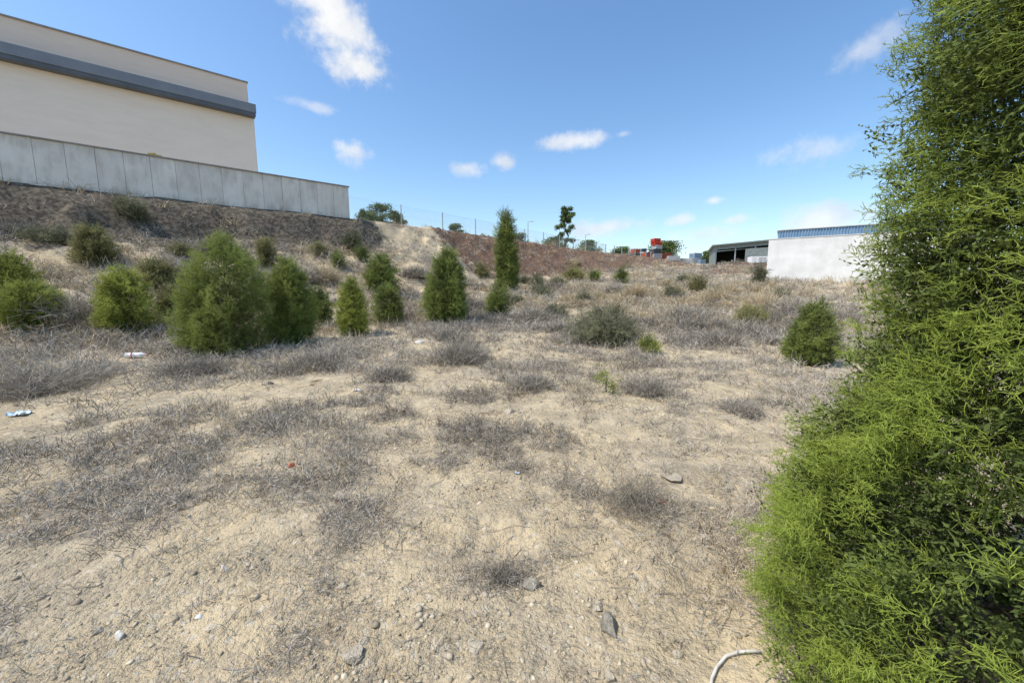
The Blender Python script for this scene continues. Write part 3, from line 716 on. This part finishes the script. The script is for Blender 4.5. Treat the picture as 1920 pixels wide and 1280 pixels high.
# white building
A0=pt(1436,520,40); TH=R(34); ang=-TH; wW=15.0
zb=A0[2]; wb=empty('white_building',(A0[0],A0[1],zb),'white rendered industrial building with blue corrugated upper strip at right','building',None,ang)
ht=pt(1440,449,40)[2]-zb; h2=pt(1452,433,39.6)[2]-zb
MB().box(0,0,-1.5,wW,12,ht).build('wall',M['white'],wb)
MB().box(-.04,-.05,ht,wW+.04,12.05,ht+.05).build('cornice',M['white'],wb)
b=MB(); x0=.7
nn=int((wW-x0)/.22)
for k in range(nn):
    xa=x0+k*.22; pr_=[(xa,.03),(xa+.09,.03),(xa+.12,-.04),(xa+.19,-.04),(xa+.22,.03)]
    for (p,q_) in zip(pr_[:-1],pr_[1:]):
        i0=len(b.v); b.v+=[(p[0],p[1],ht+.055),(q_[0],q_[1],ht+.055),(q_[0],q_[1],h2),(p[0],p[1],h2)]; b.f.append([i0,i0+1,i0+2,i0+3])
me_=b.build('corrugated_cladding',M['bluecorr'],wb)
bm=bmesh.new(); bm.from_mesh(me_.data); bmesh.ops.remove_doubles(bm,verts=bm.verts,dist=.002); bm.to_mesh(me_.data); bm.free()
MB().box(x0-.1,-.1,h2+.003,wW,11.8,h2+.07).build('roof',M['pale'],wb)
MB().box(x0,.1,ht+.06,x0+.1,11.6,h2).build('gable_end',M['bluecorr'],wb)
P=pt(1420,497,70); v_=empty('white_container',(P[0],70,hz(P[0],70)),'low white container between the open shed and the white building','container',None,-.2)
MB().box(-1.3,-1,0,1.3,1,1.1).build('body',M['white'],v_,bev=.05); MB().box(-.2,-1.03,.1,.9,-1.003,.95).build('door',M['pale'],v_)
# ------------------------------------------------------------------ stones and litter
def stone(px,py,wpx,label,mat='stone',flat=.6,seed=0,name='stone',cat='stone'):
    x,y,z=ground(px,py); s=wpx/F_*math.hypot(y,CAMZ-z)/2*.8
    bm=bmesh.new(); bmesh.ops.create_icosphere(bm,subdivisions=3,radius=1)
    g=np.random.default_rng(seed); pl=norm(g.normal(size=(11,3))); dd=g.uniform(.45,.75,11)
    for v in bm.verts:
        c=np.array(v.co)
        for p,d in zip(pl,dd):
            e=c@p-d
            if e>0: c=c-p*e
        c=c*(1+.12*(float(fbm(c[0]*3+seed,c[1]*3+c[2]*2,4,seed))-.5)*2)
        v.co=(c[0]*s*1.35,c[1]*s*1.1,c[2]*s*flat*1.3)
    me=bpy.data.meshes.new(name); bm.to_mesh(me); bm.free(); me.materials.append(M[mat])
    o=bpy.data.objects.new(name,me); col.objects.link(o); o.location=(x,y,z+s*flat*.15); o.rotation_euler=(g.normal()*.15,g.normal()*.15,g.random()*6.28)
    return tag(o,label,cat)
for k,s in enumerate([(998,1100,36,'round grey green stone in the bare foreground soil','stone',.8),
 (1140,1180,50,'large angular grey rock near the bottom right of centre','stone',.7),
 (1143,1268,24,'tan stone at the bottom edge below the angular grey rock','stone2',.6),
 (658,1232,44,'pale flat broken rock at the bottom left of centre','stone2',.5),
 (892,1215,34,'brown grey stone right of the pale flat broken rock','stone2',.4),
 (957,774,22,'small pale stone at the centre of the field','stone2',.7),
 (1262,893,50,'flat grey slab half buried near the dead shrub','stone2',.13),
 (640,1100,22,'small pale pebble left of the foreground centre','stone2',.6),
 (227,1192,17,'small white chalky stone at the lower left','chalk',.9),
 (420,1069,13,'tiny white stone above and right of the chalky one','chalk',.9),
 (374,1158,13,'tiny white flat stone between the chalky stone and centre','chalk',.5),
 (1243,944,20,'red brick shard beside the dead twiggy shrub','brick',1.0),
 (548,875,14,'tiny red brick chip among the grey twigs','brick',.9),
 (1160,1022,18,'small tan stone above the angular grey rock','stone2',.7),
 (1270,1230,18,'tan stone left of the white hose','stone2',.8),
 (1325,1012,22,'pale lumpy clod near the edge of the big cypress','stone2',.7),
 (505,720,18,'dark little stone in front of the dry bush at left centre','stone',.7),
 (1393,655,20,'grey rock in the field left of the hidden cypress','stone',.7),
 (1035,795,12,'tiny brown stone right of the central pale stone','stone',.7),
 (680,1205,20,'sandy stone just above the pale flat broken rock','stone2',.6),
 (185,1185,18,'grey stone left of the white chalky one','stone',.6),
 (560,1000,14,'pale stone in the left foreground litter','stone2',.7),
 (1120,1140,26,'sandy clod touching the angular grey rock','stone2',.6),
 (785,642,24,'flat white fragment in front of the dense conical cypress','chalk',.4)]):
    stone(s[0],s[1],s[2],s[3],s[4],s[5],seed=500+k)
x,y,z=ground(257,672)
bt=empty('plastic_bottle',(x,y,z+.08),'crumpled clear white plastic bottle lying in front of the left shrubs','bottle',None,.15)
prf=[(-.22,.03),(-.215,.055),(-.15,.06),(-.13,.05),(-.11,.06),(-.02,.06),(0,.049),(.02,.06),(.10,.06),(.16,.04),(.19,.022),(.20,.02)]
MB().tube([(a_,0,0) for a_,r_ in prf],[r_ for a_,r_ in prf],14).build('body',M['plast'],bt,True)
MB().tube([(-.09,0,0),(-.06,0,0)],.0615,14).build('paper_label',M['capred'],bt,True)
MB().tube([(.2,0,0),(.23,0,0)],.024,12).build('cap',M['capred'],bt)
def crumple(px,py,s,label,mat,seed):
    x,y,z=ground(px,py); n=14
    X,Y_=np.meshgrid(np.linspace(-1,1,n),np.linspace(-.7,.7,n)); Z=np.abs(fbm(X*2+seed,Y_*2,4,seed)-.5)*1.8+.05
    X=X+(fbm(X*3,Y_*3,3,seed+5)-.5)*.6; Y_=Y_+(fbm(X*3+9,Y_*3,3,seed+6)-.5)*.6
    V=np.column_stack([X.ravel(),Y_.ravel(),Z.ravel()])*s
    i=(np.arange(n-1)[:,None]*n+np.arange(n-1)).ravel(); F=np.column_stack([i,i+1,i+n+1,i+n])
    o=npmesh('plastic_wrapper',V,F,M[mat],None,None,loc=(x,y,z+.005)); tag(o,label,'litter')
crumple(38,778,.10,'crumpled pale blue plastic wrapper at the left edge','bluep',3)
crumple(970,888,.02,'tiny pale blue plastic scrap on the central soil','bluep',5)
crumple(670,733,.05,'small white blue plastic scrap in the middle distance','plast',7)
hp=[ground(a,b) for a,b in ((1330,1310),(1334,1280),(1343,1257),(1360,1239),(1382,1229),(1408,1226),(1425,1229))]
o=MB().tube([(p[0],p[1],p[2]+.015) for p in hp],.0065,8).build('hose',M['pipe'],None,True); tag(o,'curved off white hose at the bottom edge beside the big cypress','hose')
# ------------------------------------------------------------------ sun, sky, clouds
SAZ=R(-112); SEL=R(57)
sv=Vector((math.sin(SAZ)*math.cos(SEL),math.cos(SAZ)*math.cos(SEL),math.sin(SEL)))
ld=bpy.data.lights.new('sun','SUN'); ld.energy=4.3; ld.angle=R(.6); ld.color=(1,.95,.86)
lo=bpy.data.objects.new('sun',ld); col.objects.link(lo); lo.rotation_euler=sv.to_track_quat('Z','Y').to_euler(); lo.location=(0,0,30)
w=bpy.data.worlds.new('World'); scene.world=w; w.use_nodes=True; nt=w.node_tree; bg=nt.nodes['Background']
sky=N(nt,'ShaderNodeTexSky'); sky.sky_type='NISHITA'; sky.sun_disc=False; sky.sun_elevation=SEL; sky.sun_rotation=SAZ
sky.air_density=1.1; sky.dust_density=.9; sky.ozone_density=2.2
tc=N(nt,'ShaderNodeTexCoord'); dv=tc.outputs['Generated']
nz=noise(nt,dv,9,7,.66); nz2=noise(nt,dv,7,5,.6)
CLD=[(605,0,90,66,1),(650,60,92,60,1),(680,128,74,50,1),(575,196,64,15,.5),(662,283,46,30,.85),(875,315,48,18,.7),(943,301,30,24,.85),(1080,263,70,20,.8),(1170,251,20,8,.4),
 (1530,282,95,40,.6),(1620,92,85,48,.55),(1336,377,38,12,.7),(1135,426,85,22,.9),(1376,412,48,16,.7),(1282,412,36,14,.7),(1560,405,120,38,.75),(1330,440,110,26,.5),(60,430,200,40,.3),(-300,150,200,60,.6),(2300,200,200,70,.6)]
acc=None
for (px,py,a_,b_,st_) in CLD:
    c0=ray(px,py); c0=c0/np.linalg.norm(c0)
    ea=ray(px+a_,py); ea=ea/np.linalg.norm(ea)-c0; eb=ray(px,py-b_); eb=eb/np.linalg.norm(eb)-c0
    comps=[]
    sub=nt.nodes.new('ShaderNodeVectorMath'); sub.operation='SUBTRACT'; nt.links.new(dv,sub.inputs[0]); sub.inputs[1].default_value=tuple(c0)
    for e in (ea/(ea@ea),eb/(eb@eb),c0*6):
        dt=nt.nodes.new('ShaderNodeVectorMath'); dt.operation='DOT_PRODUCT'; nt.links.new(sub.outputs[0],dt.inputs[0]); dt.inputs[1].default_value=tuple(e)
        comps.append(math_(nt,'MULTIPLY',dt.outputs['Value'],dt.outputs['Value']))
    r_=math_(nt,'SQRT',math_(nt,'ADD',math_(nt,'ADD',comps[0],comps[1]),comps[2]))
    q_=math_(nt,'ADD',math_(nt,'SUBTRACT',1.05,r_),math_(nt,'MULTIPLY',math_(nt,'SUBTRACT',nz,.5),3.2))
    q_=math_(nt,'MULTIPLY',ramp(nt,q_,0,1.0),st_)
    acc=q_ if acc is None else math_(nt,'MAXIMUM',acc,q_)
hs=N(nt,'ShaderNodeHueSaturation'); hs.inputs['Saturation'].default_value=1.15; hs.inputs['Value'].default_value=1.4
nt.links.new(sky.outputs[0],hs.inputs['Color'])
cc=mixc(nt,ramp(nt,nz2,.35,.65),(5.0,5.35,5.9),(6.7,6.7,6.7))
skc=mixc(nt,acc,hs.outputs[0],cc)
nt.links.new(skc,bg.inputs['Color']); bg.inputs['Strength'].default_value=.15
# ------------------------------------------------------------------ camera
cd=bpy.data.cameras.new('camera'); cd.sensor_width=36; cd.lens=F_/1920*36; cd.clip_start=.05; cd.clip_end=1500
co=bpy.data.objects.new('camera',cd); col.objects.link(co); co.location=(0,0,CAMZ); co.rotation_euler=(R(90)-PITCH,0,0)
scene.camera=co
scene.view_settings.view_transform='Standard'; scene.view_settings.look='None'; scene.view_settings.exposure=0
